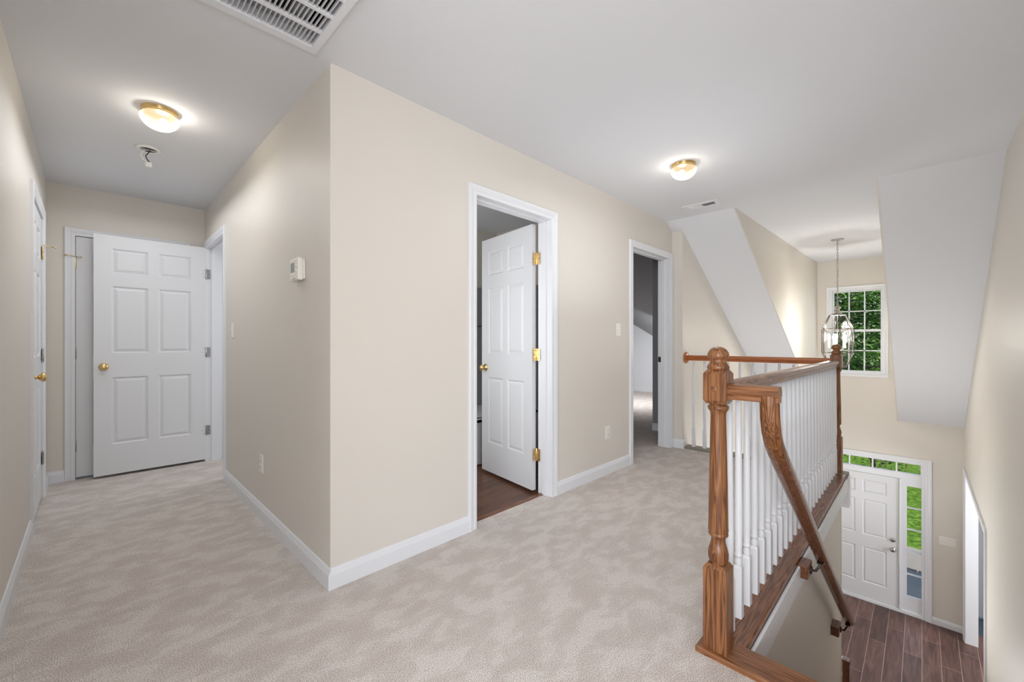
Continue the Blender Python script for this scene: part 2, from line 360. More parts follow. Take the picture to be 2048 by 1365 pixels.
# ------------------------------------------------------------------ setting: ceilings
GR = (.115, .671, 1.33, 1.886)      # return-air opening x0 x1 y0 y1
RG = (4.005, 4.095, 1.36, 1.60)     # small register opening
bm = nb()
for c in cells(-3.7, S, -3.7, 5.7, [GR, RG]): box(bm, c[0], c[1], c[2], c[3], H, H + .04)
box(bm, S, G + .14, CKR - .02, CKL0, H, H + .04)
struct('ceiling', bm, 'ceil', 'flat white ceiling over the hallway and landing', 'ceiling')
def slope(name, y0, y1, y0g, y1g, label):
    bm = nb(); zb = slope_z(G)
    prism(bm, [(S, y0, H), (S, y1, H), (G, y1g, zb), (G, y0g, zb)], (0, 0, .06))
    struct(name, bm, 'ceil', label, 'ceiling')
slope('ceiling_slope_left', CKL0 + .0125, LW, CKL1 + .0125, LW, 'slanted ceiling descending left of the dormer')
slope('ceiling_slope_right', E_, CKR - .0125, E_, CKR - .0125, 'wide slanted ceiling panel at the right beside the dormer')
bm = nb(); box(bm, S, 4.48, LW, B, H - .07, H)      # the slanted strip over the wall jog
bm.free()
bm = nb(); prism(bm, [(S, LW - .002, H), (S, B + .0, H), (4.478, B + .0, slope_z(4.478)), (4.478, LW - .002, slope_z(4.478))], (0, 0, .05))
struct('ceiling_slope_end', bm, 'ceil')
bm = nb(); prism(bm, [(S, CKL0, H), (G, CKL1, H), (G, CKL1, slope_z(G))], (0, .012, 0)); struct('wall_dormer_left', bm, 'wall', 'triangular beige dormer cheek wall left of the window', 'wall')
bm = nb(); prism(bm, [(S, CKR, H), (G, CKR, H), (G, CKR, slope_z(G))], (0, -.012, 0)); struct('wall_dormer_right', bm, 'wall', 'beige dormer cheek wall right of the window', 'wall')

# ------------------------------------------------------------------ setting: floors
bm = nb()
for r in ((-3.7, 1.575, -3.7, B), (CL - WT, A + WT, B, D + .5), (1.575, 4.50, .585, B), (BD[0] - .02, BD[1] + .02, B, 2.03), (3.5, 9.1, B + .0, 5.6), (A + WT, 3.0, 3.75, 5.1), (CL - .7, CL - WT, 3.6, 4.8)):
    box(bm, r[0], r[1], r[2], r[3], -.16, 0)
struct('floor', bm, 'carpet', 'beige cut pile carpet over the hallway and landing', 'carpet')
bm = nb(); box(bm, 1.2, 3.4, 2.03, 3.7, -.16, -.004); struct('floor_bath', bm, 'bathwood', 'brown wood plank floor inside the bathroom', 'floor')
bm = nb(); box(bm, BD[0], BD[1], 2.018, 2.05, -.01, .006, .003); struct('trim_threshold', bm, 'oak_x', 'oak threshold strip between carpet and bathroom floor', 'threshold')
bm = nb(); box(bm, 1.2, G + .1, -4.2, LW + .1, F1 - .1, F1); struct('floor_entry', bm, 'entrywood', 'brown plank floor of the entry below', 'floor')
# front room beyond the cased opening (lower level)
wall_y('wall_front_room', -4.1, -.1, 4.0, 9.0, F1, -.2); wall_x('wall_front_room_end', 9.0, .1, -4.1, E_ - WT, F1, -.2, m='shaded_grey'); wall_x('wall_front_room_back', 4.0, -.1, -4.1, E_ - WT, F1, -.2)
bm = nb(); box(bm, 3.9, 9.1, -4.2, E_ - WT, -.3, -.2); struct('ceiling_front_room', bm, 'ceil')

# ------------------------------------------------------------------ setting: baseboards
BBP = [(0, 0), (.014, 0), (.014, .066), (.011, .074), (.009, .08), (.005, .092), (0, .095)]
def bb(name, runs, z=0, label=None):
    bm = nb()
    for p, q, nrm in runs:
        p, q, nrm = Vector((*p, z)), Vector((*q, z)), Vector((*nrm, 0))
        a = [bm.verts.new(p + nrm * u + Vector((0, 0, v))) for u, v in BBP]; b = [bm.verts.new(q + nrm * u + Vector((0, 0, v))) for u, v in BBP]
        for k in range(len(a)):
            j = (k + 1) % len(a); bm.faces.new((a[k], a[j], b[j], b[k]))
        bm.faces.new(a); bm.faces.new(b[::-1])
    return struct(name, bm, 'trim', label, 'baseboard')
CW = .062
bb('baseboard_thermostat', [((A, B - .014), (A, HD[0] - CW), (-1, 0)), ((A, HD[1] + CW), (A, D), (-1, 0))], label='white baseboard under the thermostat')
bb('baseboard_bath_side', [((A, B), (BD[0] - CW, B), (0, -1)), ((BD[1] + CW, B), (RD[0] - CW, B), (0, -1))], label='white baseboard along the bathroom wall')
bb('baseboard_left', [((CL, .9), (CL, LD[0] - CW), (1, 0)), ((CL, LD[1] + CW), (CL, D), (1, 0))], label='white baseboard along the left hallway wall')
bb('baseboard_hall_end', [((CL, D), (ED[0] - CW, D), (0, -1)), ((ED[1] + CW, D), (A, D), (0, -1))], label='white baseboard at the far hallway end')
bb('baseboard_jog', [((4.475, LW - .014), (4.475, B), (-1, 0)), ((4.475, LW), (4.53, LW), (0, -1))], label='white baseboard at the wall jog by the balcony rail')
bb('baseboard_entry', [((G, E_), (G, -.10), (-1, 0)), ((8.17, E_), (G, E_), (0, 1))], F1, 'white baseboard beside the entry door')
bb('baseboard_right', [((4.2, E_), (5.52, E_), (0, 1))], F1)
bb('baseboard_bedroom', [((9.0, 2.5), (9.0, 5.5), (-1, 0)), ((5.14, 2.09), (5.14, 2.50), (-1, 0))], label='white baseboard in the far bedroom')
bb('baseboard_bath', [((3.40, B + WT), (3.40, 2.95), (-1, 0))])

# ------------------------------------------------------------------ doors
CAS = [(0, .0), (0, .009), (.004, .011), (.02, .012), (.024, .009), (.028, .012), (.046, .017), (CW - .004, .018), (CW, .014), (CW, 0)]
def casing(bm, w, h, ya=0, sgn=-1, bottom=0, closed=False, prof=CAS):
    """frame around an opening 0..w x bottom..h, standing out from plane y=ya"""
    corners = [(0, bottom, -1, -1 if closed else 0), (0, h, -1, 1), (w, h, 1, 1), (w, bottom, 1, -1 if closed else 0)]
    rings = [[bm.verts.new((cx + sx * u, ya + sgn * v, cz + sz * u)) for u, v in prof] for cx, cz, sx, sz in corners]
    n = len(prof); cnt = 4 if closed else 3
    for q in range(cnt):
        a, b = rings[q], rings[(q + 1) % 4]
        for k in range(n):
            j = (k + 1) % n; bm.faces.new((a[k], a[j], b[j], b[k]))
    if not closed: bm.faces.new(rings[0]); bm.faces.new(rings[3][::-1])
def door_frame(root, w, h, wt=WT, back=True, stop=.05, stop_sides=True):
    bm = nb(); casing(bm, w, h); obj('casing', bm, 'trim', root)
    if back:
        bm = nb(); casing(bm, w, h, wt, 1); obj('casing', bm, 'trim', root)
    bm = nb(); box(bm, -J, 0, 0, wt, 0, h); box(bm, w, w + J, 0, wt, 0, h); box(bm, -J, w + J, 0, wt, h, h + J)
    s0, s1 = stop, stop + .036
    box(bm, 0, .011, s0, s1, 0, h - .011); box(bm, w - .011, w, s0, s1, 0, h - .011); box(bm, 0, w, s0, s1, h - .011, h)
    obj('jamb', bm, 'trim', root)
def leaf_mesh(w, h, t=.035, k=None):
    """six-panel leaf 0..w, y -t..0, z 0..h with raised panels on both faces"""
    sx, sz = w / .76, h / 2.03
    xs = [0, .11 * sx, .345 * sx, .415 * sx, .65 * sx, w]
    zs = [0, .255 * sz, .825 * sz, 1.03 * sz, 1.60 * sz, 1.71 * sz, 1.92 * sz, h]
    bm = nb()
    for yf, flip in ((0, 0), (-t, 1)):
        V = [[bm.verts.new((x, yf, z)) for z in zs] for x in xs]; pan = []
        for i in range(5):
            for j in range(7):
                q = (V[i][j], V[i + 1][j], V[i + 1][j + 1], V[i][j + 1])
                f = bm.faces.new(q if flip else q[::-1])
                if i in (1, 3) and j in (1, 3, 5): pan.append(f)
        bm.normal_update()
        bmesh.ops.inset_individual(bm, faces=pan, thickness=.004, depth=-.002)
        bmesh.ops.inset_individual(bm, faces=pan, thickness=.012, depth=-.008)
        bmesh.ops.inset_individual(bm, faces=pan, thickness=.004, depth=0)
        bmesh.ops.inset_individual(bm, faces=pan, thickness=.030, depth=.008)
    def quad(a, b, c, d): bm.faces.new([bm.verts.new(p) for p in (a, b, c, d)])
    quad((0, 0, 0), (0, -t, 0), (0, -t, h), (0, 0, h)); quad((w, 0, 0), (w, -t, 0), (w, -t, h), (w, 0, h))
    quad((0, 0, h), (w, 0, h), (w, -t, h), (0, -t, h)); quad((0, 0, 0), (w, 0, 0), (w, -t, 0), (0, -t, 0))
    return bm
def knob_bm(side, scale=1):
    """knob with rosette standing out along y by side"""
    bm = nb()
    prof = [(.001, 0), (.032, 0), (.032, .004), (.026, .009), (.012, .012), (.011, .026), (.017, .031), (.027, .041), (.0285, .050), (.024, .058), (.012, .062), (.001, .063)]
    lathe(bm, [(r * scale, side * z * scale) for r, z in prof], 24, axis='y')
    return bm
def hinge(root, m, loc, rz, knuckle_only=False, leaves=((1, 0), (0, 1)), hh=.089):
    """hinge with its barrel at loc; leaves point along given directions in the door frame"""
    bm = nb(); lathe(bm, [(.001, -hh / 2 - .006), (.004, -hh / 2 - .004), (.0062, -hh / 2), (.0062, hh / 2), (.004, hh / 2 + .004), (.001, hh / 2 + .006)], 12)
    h = obj('hinge', bm, m, root, loc, (0, 0, rz))
    if leaves:
        bm = nb()
        for dx, dy in leaves:
            ang = math.atan2(dy, dx); b2 = nb()
            box(b2, 0, .034, -.0012, .0012, -hh / 2, hh / 2, 0)
            me = bpy.data.meshes.new('t'); b2.transform(Matrix.Rotation(ang, 4, 'Z')); b2.to_mesh(me); b2.free(); bm.from_mesh(me); bpy.data.meshes.remove(me)
        obj('hinge_leaf', bm, m, h)
        bm = nb()
        for dx, dy in leaves:
            for zz, uu in ((-.032, .016), (0, .025), (.032, .016)):
                for s in (1, -1):
                    nx, ny = -dy * s, dx * s
                    bmesh.ops.create_uvsphere(bm, u_segments=8, v_segments=6, radius=.0032, matrix=Matrix.Translation((dx * uu + nx * .0008, dy * uu + ny * .0008, zz)))
        obj('screw', bm, 'screw', h)
    return h
HZ = (.28, 1.05, 1.80)
# door_1: closed closet door at the hall end
d = thing('door_1', 'closed narrow white closet door at the far end of the hallway', 'door', (ED[0], D, 0), 0, kind='structure')
wd = ED[1] - ED[0]; door_frame(d, wd, 2.03)
lf = obj('door_leaf', leaf_mesh(wd - .006, 2.005), 'door', d, (.003, .036, .02))
obj('door_knob', knob_bm(-1), 'brass', lf, (wd - .07, -.035, .92))
for z in HZ: hinge(d, 'gold' if z > 1.5 else 'nickel', (.0, -.004, z), 0, leaves=())
bm = nb(); tube(bm, [(0, 0, 0), (-.03, -.035, .004), (-.055, -.02, .006)], .003, 8); tube(bm, [(0, 0, 0), (.03, -.02, .0)], .003, 8)
lathe(bm, [(.001, -.006), (.008, -.006), (.008, .006), (.001, .006)], 12, (-.058, -.018, .006), axis='x'); lathe(bm, [(.001, -.005), (.007, -.005), (.007, .005), (.001, .005)], 12, (.032, -.02, 0), axis='x')
tag(obj('door_stop', bm, 'gold', d, (.0, -.004, 1.80 + .055)), 'brass hinge pin door stop')
# door_2: open door swung across the hall end
d = thing('door_2', 'open white six panel door swung across the end of the hallway', 'door', (A, HD[1], 0), R(-90), kind='structure')
wd = HD[1] - HD[0]; door_frame(d, wd, DH, stop=.04)
lf = obj('door_leaf', leaf_mesh(.757, 2.03), 'door', d, (.008, -.010, .022), (0, 0, R(-90)))
obj('door_knob', knob_bm(1), 'brass', lf, (.757 - .06, 0, .915)); obj('door_knob', knob_bm(-1, .85), 'brass', lf, (.757 - .06, -.035, .915))
for z in (.30, 1.05, 1.80): hinge(d, 'nickel', (.006, -.006, z), 0, leaves=((0, 1), (0, -1)))
# door_3: closed door on the left wall
d = thing('door_3', 'closed white door on the left hallway wall', 'door', (CL, LD[0], 0), R(90), kind='structure')
wd = LD[1] - LD[0]; door_frame(d, wd, DH)
lf = obj('door_leaf', leaf_mesh(wd - .006, 2.025), 'door', d, (.003, .036, .018))
obj('door_knob', knob_bm(-1), 'brass', lf, (.06, -.035, .91))
for z in (.30, 1.05, 1.80): hinge(d, 'gold' if z > 1.5 else 'nickel', (wd - .002, -.006, z), 0, leaves=((-1, 0),))
bm = nb(); tube(bm, [(0, 0, 0), (.025, -.03, 0), (.03, -.055, -.004)], .003, 8); lathe(bm, [(.001, -.006), (.008, -.006), (.008, .006), (.001, .006)], 12, (.03, -.06, -.004), axis='y')
tag(obj('door_stop', bm, 'gold', d, (wd, -.006, 1.855)), 'brass hinge pin door stop')
# door_4: bathroom
d = thing('door_4', 'white six panel bathroom door standing open into the bathroom', 'door', (BD[0], B, 0), 0, kind='structure')
wd = BD[1] - BD[0]; door_frame(d, wd, DH, stop=.042)
lf = obj('door_leaf', leaf_mesh(.692, 2.025), 'door', d, (2.350 - BD[0], 2.106 - B, .018), (0, 0, R(82.1)))
obj('door_knob', knob_bm(1), 'brass', lf, (.692 - .06, 0, .905)); obj('door_knob', knob_bm(-1), 'brass', lf, (.692 - .06, -.035, .905))
for z in (.29, 1.05, 1.78): hinge(d, 'gold', (2.3775 - BD[0], 2.086 - B, z), 0, leaves=((.0, -1), (-.99, .14)))
# door_5: bedroom doorway
d = thing('door_5', 'white cased doorway into the far bedroom beside the balcony', 'doorway', (RD[0], B, 0), 0, kind='structure')
wd = RD[1] - RD[0]; door_frame(d, wd, DH, stop=.05)
bm = nb(); box(bm, wd - .0015, wd + .001, .086, .115, .925, .985); box(bm, wd - .004, wd, .112, .120, .93, .98); obj('strike_plate', bm, 'bronze', d)

# door_6: entry unit with sidelights and transom
YM = .694
d = thing('door_6', 'white six panel entry door with sidelights and transom downstairs', 'door', (G, 1.418, F1), R(-90), kind='structure')
UW = 1.448; UH = -.60 - F1
bm = nb(); casing(bm, UW, UH, 0, -1, 0, False, [(u * 1.15, v) for u, v in CAS]); obj('casing', bm, 'trim', d)
dl0 = 1.418 - 1.15; dl1 = 1.418 - .238          # door leaf in local s
tz0, tz1 = -.777 - F1, -.62 - F1
bm = nb()
box(bm, 0, .03, 0, .12, 0, UH); box(bm, UW - .03, UW, 0, .12, 0, UH); box(bm, .03, UW - .03, 0, .12, UH - .02, UH)
box(bm, .03, UW - .03, .02, .12, -.858 - F1, tz0); box(bm, .0, UW, .005, .14, -.015, .043, .004)
for s0, s1 in ((dl0 - .03, dl0), (dl1, dl1 + .03)): box(bm, s0, s1, 0, .12, .03, -.858 - F1)
obj('frame', bm, 'trim', d)
lf = obj('door_leaf', leaf_mesh(dl1 - dl0 - .012, 1.912, .044), 'door', d, (dl0 + .006, .062, .046))
bm = nb(); lathe(bm, [(.001, 0), (.031, 0), (.031, -.008), (.024, -.014), (.001, -.016)], 24, axis='y'); box(bm, -.018, .018, -.030, -.014, -.006, .006, .002); obj('deadbolt', bm, 'nickel', lf, (.912 - .075, -.044, -1.789 - F1 - .046))
bm = knob_bm(-1, 1.0); obj('door_knob', bm, 'nickel', lf, (.912 - .075, -.044, -1.926 - F1 - .046))
for s0, s1 in ((.03, dl0 - .03), (dl1 + .03, UW - .03)):
    g0, g1 = s0 + .05, s1 - .045
    if s0 > 1: g0, g1 = 1.418 - .157, 1.418 - .006
    bm = nb(); z0, z1 = -2.56 - F1, -.955 - F1
    for c in cells(s0, s1, .043, -.858 - F1, [(g0, g1, z0, z1)]): box(bm, c[0], c[1], .03, .075, c[2], c[3])
    for zz in (-1.268, -1.583, -1.905, -2.238): box(bm, g0, g1, .036, .068, zz - F1 - .008, zz - F1 + .008)
    sl = obj('sidelight', bm, 'trim', d)
    bm = nb(); box(bm, g0, g1, .050, .054, z0, z1); obj('pane', bm, 'glass', sl)
bm = nb()
for c in cells(.03, UW - .03, tz0, UH - .02, [(.05, UW - .045, tz0 + .012, tz1)]): box(bm, c[0], c[1], .03, .075, c[2], c[3])
for yy in (.268, .536, .81, 1.08): box(bm, 1.418 - yy - .009, 1.418 - yy + .009, .036, .068, tz0 + .01, tz1)
tr = obj('transom', bm, 'trim', d)
bm = nb(); box(bm, .05, UW - .045, .050, .054, tz0 + .01, tz1); obj('pane', bm, 'glass', tr)
# door_7: cased opening into the front room
d = thing('door_7', 'white cased opening in the right wall of the entry', 'doorway', (8.10, E_, F1), R(180), kind='structure')
bm = nb(); casing(bm, 2.5, -.58 - F1); obj('casing', bm, 'trim', d)
bm = nb(); box(bm, 0, .018, 0, WT, 0, -.58 - F1); box(bm, 2.482, 2.5, 0, WT, 0, -.58 - F1); box(bm, 0, 2.5, 0, WT, -.598 - F1, -.58 - F1); obj('jamb', bm, 'trim', d)
# window_1 in the dormer
d = thing('window_1', 'white gridded double hung window in the dormer', 'window', (G, 1.037, 0), R(-90), kind='structure')
ww = .622; zb, zt, zm = .675, 1.965, 1.327
bm = nb(); casing(bm, ww, zt, 0, -1, zb, True, [(u * 1.0, v) for u, v in CAS]); obj('casing', bm, 'trim', d)
bm = nb(); box(bm, -.07, ww + .07, -.034, .0, zb - .018, zb - .002, .004); obj('sill', bm, 'trim', d)
bm = nb()
for c in cells(0, ww, zb, zt, [(.012, ww - .012, zb + .012, zt - .012)]): box(bm, c[0], c[1], 0, .13, c[2], c[3])
obj('frame', bm, 'trim', d)
for (s0, s1, yy) in ((zm - .018, zt - .012, .075), (zb + .012, zm + .018, .035)):
    bm = nb(); 
    for c in cells(.012, ww - .012, s0, s1, [(.030, ww - .030, s0 + .02, s1 - .018)]): box(bm, c[0], c[1], yy, yy + .035, c[2], c[3])
    for k in (1, 2): x = .03 + (ww - .06) * k / 3; box(bm, x - .008, x + .008, yy + .006, yy + .028, s0 + .02, s1 - .018)
    zc = (s0 + s1) / 2; box(bm, .03, ww - .03, yy + .006, yy + .028, zc - .008, zc + .008)
    sh = obj('sash', bm, 'trim', d)
    bm = nb(); box(bm, .03, ww - .03, yy + .015, yy + .019, s0 + .02, s1 - .018); obj('pane', bm, 'glass', sh)
# windows of the open room behind the camera
for nme, loc, rz in (('window_2', (0, -3.6, 0), R(180)), ('window_3', (-3.6, -2.6, 0), R(90))):
    d = thing(nme, 'loft window behind the camera', 'window', loc, rz, kind='structure')
    bm = nb(); casing(bm, 2.6, 2.1, 0, -1, .6, True); obj('casing', bm, 'trim', d)
    bm = nb()
    for c in cells(0, 2.6, .6, 2.1, [(.05, 1.27, .65, 2.05), (1.33, 2.55, .65, 2.05)]): box(bm, c[0], c[1], .03, .08, c[2], c[3])
    obj('frame', bm, 'trim', d)

# ------------------------------------------------------------------ stairs and landing edge
bm = nb(); n_r = 15; rise = (0 - F1) / n_r; tread = .255
for k in range(1, n_r):
    x0 = 1.70 + (k - 1) * tread; z = -k * rise
    box(bm, x0 - (.025 if k else 0), x0 + tread, E_, .456, z - .03, z); box(bm, x0, x0 + .02, E_, .456, z - .03, z + rise - .03)
tag(obj('staircase', bm, 'oak_y'), 'wooden staircase descending below the landing edge', 'stairs', kind='structure')
bm = nb(); box(bm, 1.572, 1.694, E_, .60, -.018, .020, .006); box(bm, 1.66, 1.69, E_, .456, -.19, -.018); struct('trim_landing_nosing', bm, 'oak_y', 'oak nosing board at the top of the stairs', 'nosing')
bm = nb(); box(bm, 1.694, 4.45, .442, .4555, -.115, -.004, .003); struct('trim_landing_fascia', bm, 'trim', 'white painted fascia board below the balustrade', 'trim')
bm = nb()
p = [(1.72, -.16), (1.72, -.40), (4.16, -.40 - 2.44 * rise / tread), (4.16, -.16 - 2.44 * rise / tread)]
prism(bm, [(x, .4555, z) for x, z in p], (0, -.014, 0)); struct('trim_stair_skirt', bm, 'wall', 'skirt board running down the stair wall', 'trim')
bm = nb(); box(bm, 4.50, 4.62, .44, LW, -.26, -.004); struct('trim_balcony_fascia', bm, 'trim', 'white edge board under the balcony balustrade', 'trim')
bm = nb(); box(bm, 4.160, 4.172, .452, .575, F1, -.16, .003); struct('trim_wall_end', bm, 'trim', 'white corner trim at the end of the stair wall', 'trim')

RAILP = [(-.020, -.028), (-.020, -.012), (-.029, -.004), (-.030, .008), (-.026, .018), (-.016, .026), (0, .029), (.016, .026), (.026, .018), (.030, .008), (.029, -.004), (.020, -.012), (.020, -.028)]
NW = .08
def newel_bm():
    bm = nb(); h = NW / 2
    def block(z0, z1, ch0, ch1):
        zs = [(h * (.8 if ch0 else 1), z0), (h, z0 + (.014 if ch0 else 0)), (h, z1 - (.016 if ch1 else 0)), (h * (.72 if ch1 else 1), z1)]
        rings = [[bm.verts.new((sx * r, sy * r, z)) for sx, sy in ((-1, -1), (1, -1), (1, 1), (-1, 1))] for r, z in zs]
        for q in range(3):
            for k in range(4): bm.faces.new((rings[q][k], rings[q][(k + 1) % 4], rings[q + 1][(k + 1) % 4], rings[q + 1][k]))
        bm.faces.new(rings[0]); bm.faces.new(rings[3])
    block(0, .312, 0, 1)
    lathe(bm, [(.028, .305), (.031, .316), (.0345, .33), (.035, .346), (.031, .366), (.025, .385), (.0235, .398), (.0245, .405), (.029, .409), (.0335, .414), (.034, .420), (.031, .424), (.0345, .430), (.034, .438),
               (.0335, .45), (.0315, .60), (.0285, .75), (.0262, .855), (.028, .868), (.034, .876), (.036, .882), (.036, .888), (.030, .892), (.028, .9)], 28)
    block(.898, 1.024, 1, 1)
    lathe(bm, [(.030, 1.02), (.037, 1.026), (.0385, 1.032), (.036, 1.038), (.031, 1.045), (.0265, 1.056), (.0275, 1.062), (.036, 1.068), (.0375, 1.074), (.035, 1.086), (.027, 1.098), (.014, 1.106), (.001, 1.109)], 28)
    return bm
def baluster_mesh():
    bm = nb(); b = .016
    rings = [[bm.verts.new((sx * r, sy * r, z)) for sx, sy in ((-1, -1), (1, -1), (1, 1), (-1, 1))] for r, z in ((b, 0), (b, .20), (b * .8, .212))]
    for q in range(2):
        for k in range(4): bm.faces.new((rings[q][k], rings[q][(k + 1) % 4], rings[q + 1][(k + 1) % 4], rings[q + 1][k]))
    bm.faces.new(rings[0]); bm.faces.new(rings[2])
    lathe(bm, [(.011, .208), (.0135, .216), (.0145, .226), (.013, .236), (.0115, .243), (.012, .247), (.0155, .250), (.016, .254), (.0145, .258), (.0128, .264), (.0145, .30), (.016, .36), (.0155, .45), (.0135, .65), (.0115, .92)], 16)
    return bm
# near run, along the stairwell
bal = thing('landing_balustrade', 'long balustrade of white turned balusters under a wood rail along the stairwell', 'railing', (1.628, .536, 0))
def L(x, y, z=0): return (x - 1.628, y - .536, z)
nw = obj('newel_post', newel_bm(), 'oak_z', bal, (0, 0, .02)); tag(nw, 'oak newel post with rounded cap at the top of the stairs')
bm = nb(); lathe(bm, [(.001, -.0015), (.0115, -.0015), (.0115, .001), (.001, .001)], 16, axis='x'); obj('wood_plug', bm, 'oak_y', nw, (-NW / 2, 0, .955))
bm = nb(); sweep(bm, RAILP, [L(1.66, .536, .966), L(4.519, .530, .966)], (0, -1, 0)); obj('handrail', bm, 'oak_x', bal)
bm = nb(); box(bm, .062, 2.861, -.080, .064, -.02, .020, .006); obj('base_plate', bm, 'oak_x', bal)
b0 = None
for k in range(25):
    x = 1.863 - .1145 + k * .1145
    if x > 4.50: break
    if b0 is None: b0 = obj('baluster', baluster_mesh(), 'trim', bal, L(x, .535, .02))
    else: copy_child(b0, bal, L(x, .535, .02))
# far run, across the balcony end
bal2 = thing('balcony_balustrade', 'short balustrade with reddish rail across the open end of the balcony', 'railing', (4.56, .530, 0))
nw2 = obj('newel_post', newel_bm(), 'oak_z', bal2, (0, 0, .02)); tag(nw2, 'darker newel post at the far balcony corner')
bm = nb(); sweep(bm, RAILP, [(0, .03, .976), (0, LW - .530 - .018, .976)], (1, 0, 0)); obj('handrail', bm, 'red_oak', bal2)
bm = nb(); lathe(bm, [(.001, 0), (.062, 0), (.062, -.008), (.056, -.016), (.050, -.019), (.001, -.019)], 32, axis='y'); obj('rosette', bm, 'red_oak', bal2, (0, LW - .530, .976))
bm = nb(); box(bm, -.07, .07, -.08, LW - .530, -.02, .020, .006); obj('base_plate', bm, 'weathered', bal2)
for k in range(11):
    y = 1.75 - k * .1133
    if y < .60: break
    copy_child(b0, bal2, (0, y - .530, .02))
# wall-side stair handrail
sr = thing('stair_handrail', 'curved oak handrail, its lower run darkened for dimmer light, descending beside the stair wall', 'handrail', (1.62, .37, 0))
def Q(x, z): return (x - 1.62, 0, z)
bm = nb()
sweep(bm, RAILP, [(.008, .126, .966), (.008, -.030, .966)], (-1, 0, 0)); tag(obj('rail_return', bm, 'oak_y', sr), 'short level oak piece joined to the newel post'); bm = nb()
path = [Q(1.628, .975), Q(1.630, .93), Q(1.636, .88), Q(1.655, .83), Q(1.685, .79), Q(1.735, .745), Q(1.81, .686), Q(1.95, .580)]
sweep(bm, RAILP, path[:6], (0, 1, 0))
tag(obj('gooseneck', bm, 'oak_z', sr), 'curved oak upper end without the painted shade')
path = path[5:]
for x in (2.2, 2.6, 3.0, 3.4, 3.80): path.append(Q(x, .580 - .772 * (x - 1.95)))
bm = nb(); sweep(bm, RAILP, path, (0, 1, 0))
obj('rail', bm, 'shaded_oak', sr)  # rail wood darkened in colour for the dimmer stairwell
def bracket(xb):
    zb_ = .580 - .772 * (xb - 1.95)
    bm = nb(); box(bm, xb - 1.62 - .075, xb - 1.62 + .035, .040, .086, zb_ - .125, zb_ - .060, .004); mb_ = obj('mounting_block', bm, 'shaded_oak', sr)
    bm = nb(); tube(bm, [(xb - 1.62, .045, zb_ - .10), (xb - 1.62, .02, zb_ - .098), (xb - 1.62 + .012, .004, zb_ - .07), (xb - 1.62 + .02, 0, zb_ - .05)], .006, 10)
    lathe(bm, [(.001, 0), (.02, 0), (.018, -.006), (.001, -.008)], 16, (xb - 1.62, .04, zb_ - .10), axis='y'); box(bm, xb - 1.62 - .01, xb - 1.62 + .05, -.014, .014, zb_ - .053, zb_ - .048)
    obj('bracket', bm, 'bronze', mb_)
bracket(2.62); bracket(3.72)
ln = thing('lower_newel_post', 'slim brown post at the lower end of the stair wall', 'post', (4.22, .43, F1))
bm = nb(); box(bm, -.022, .022, -.022, .022, 0, 1.42, .003); obj('post', bm, 'shaded_oak', ln)
bm = nb(); box(bm, -.027, .027, -.027, .027, 1.42, 1.44, .004); obj('cap', bm, 'shaded_oak', ln)

# ------------------------------------------------------------------ ceiling lamps
def ceiling_lamp(loc, rz, label, energy):
    t = thing('ceiling_light', label, 'ceiling light', loc, rz, 'flush ceiling lights'); t.scale = (.73, .73, .76)
    bm = nb(); lathe(bm, [(.001, 0), (.112, 0), (.114, -.004), (.112, -.010), (.106, -.014), (.105, -.026), (.108, -.032), (.104, -.036), (.096, -.036)], 48); obj('brass_base', bm, 'brass', t)
    bm = nb(); pr = [(.094, -.030), (.098, -.036)]
    for k in range(13):
        a = math.pi * k / 24
        pr.append((.121 * math.cos(a) if k < 12 else .002, -.052 - .092 * math.sin(a) ** 1.0))
    lathe(bm, pr, 240, rib=.006, nrib=60, close=False); s = obj('glass_shade', bm, 'shade', t)
    bm = nb(); bmesh.ops.create_uvsphere(bm, u_segments=16, v_segments=10, radius=.028, matrix=Matrix.Translation((.022, 0, -.082)))
    obj('bulb', bm, 'bulb', t)
    bm = nb(); lathe(bm, [(.001, 0), (.006, 0), (.007, -.01), (.004, -.016), (.001, -.018)], 12, axis='x'); obj('thumb_screw', bm, 'brass', t, (-.105, 0, -.02))
    l = lamp('lamp_light', 'POINT', (.022, 0, -.086), energy, (1, .965, .915), radius=.03); l.parent = t
    return t
ceiling_lamp((.268, 3.035, H), R(-20), 'brass flush light with ribbed glass on the hallway ceiling', 3.0)
ceiling_lamp((3.03, 1.235, H), R(150), 'brass flush light with ribbed glass over the landing near the register', 2.0)
# bare detector mount with dangling wires
t = thing('smoke_detector_mount', 'bare round detector plate with dangling wires on the hallway ceiling', 'detector mount', (.267, 3.685, H))
bm = nb(); lathe(bm, [(.042, 0), (.066, 0), (.066, -.007), (.060, -.011), (.046, -.011), (.042, -.007)], 40, close=False); obj('mounting_ring', bm, 'white', t)
bm = nb(); lathe(bm, [(.001, -.001), (.044, -.001), (.044, -.004), (.001, -.004)], 32); obj('junction_box', bm, 'slotm', t)
bm = nb(); box(bm, -.05, .05, -.012, .012, -.010, -.005, .001); obj('mounting_bar', bm, 'nickel', t)
bm = nb(); tube(bm, [(-.005, 0, -.004), (-.03, -.02, -.03), (-.04, -.03, -.06), (-.03, -.03, -.085), (-.005, -.02, -.10)], .0045, 8); obj('white_wire', bm, 'white', t)
bm = nb(); tube(bm, [(.01, 0, -.004), (.0, -.01, -.03), (-.015, -.018, -.055), (-.01, -.02, -.075), (.003, -.02, -.095)], .003, 8); obj('black_wire', bm, 'slotm', t)
bm = nb(); box(bm, -.018, .016, -.034, -.006, -.128, -.098, .004); obj('connector', bm, 'white', t)
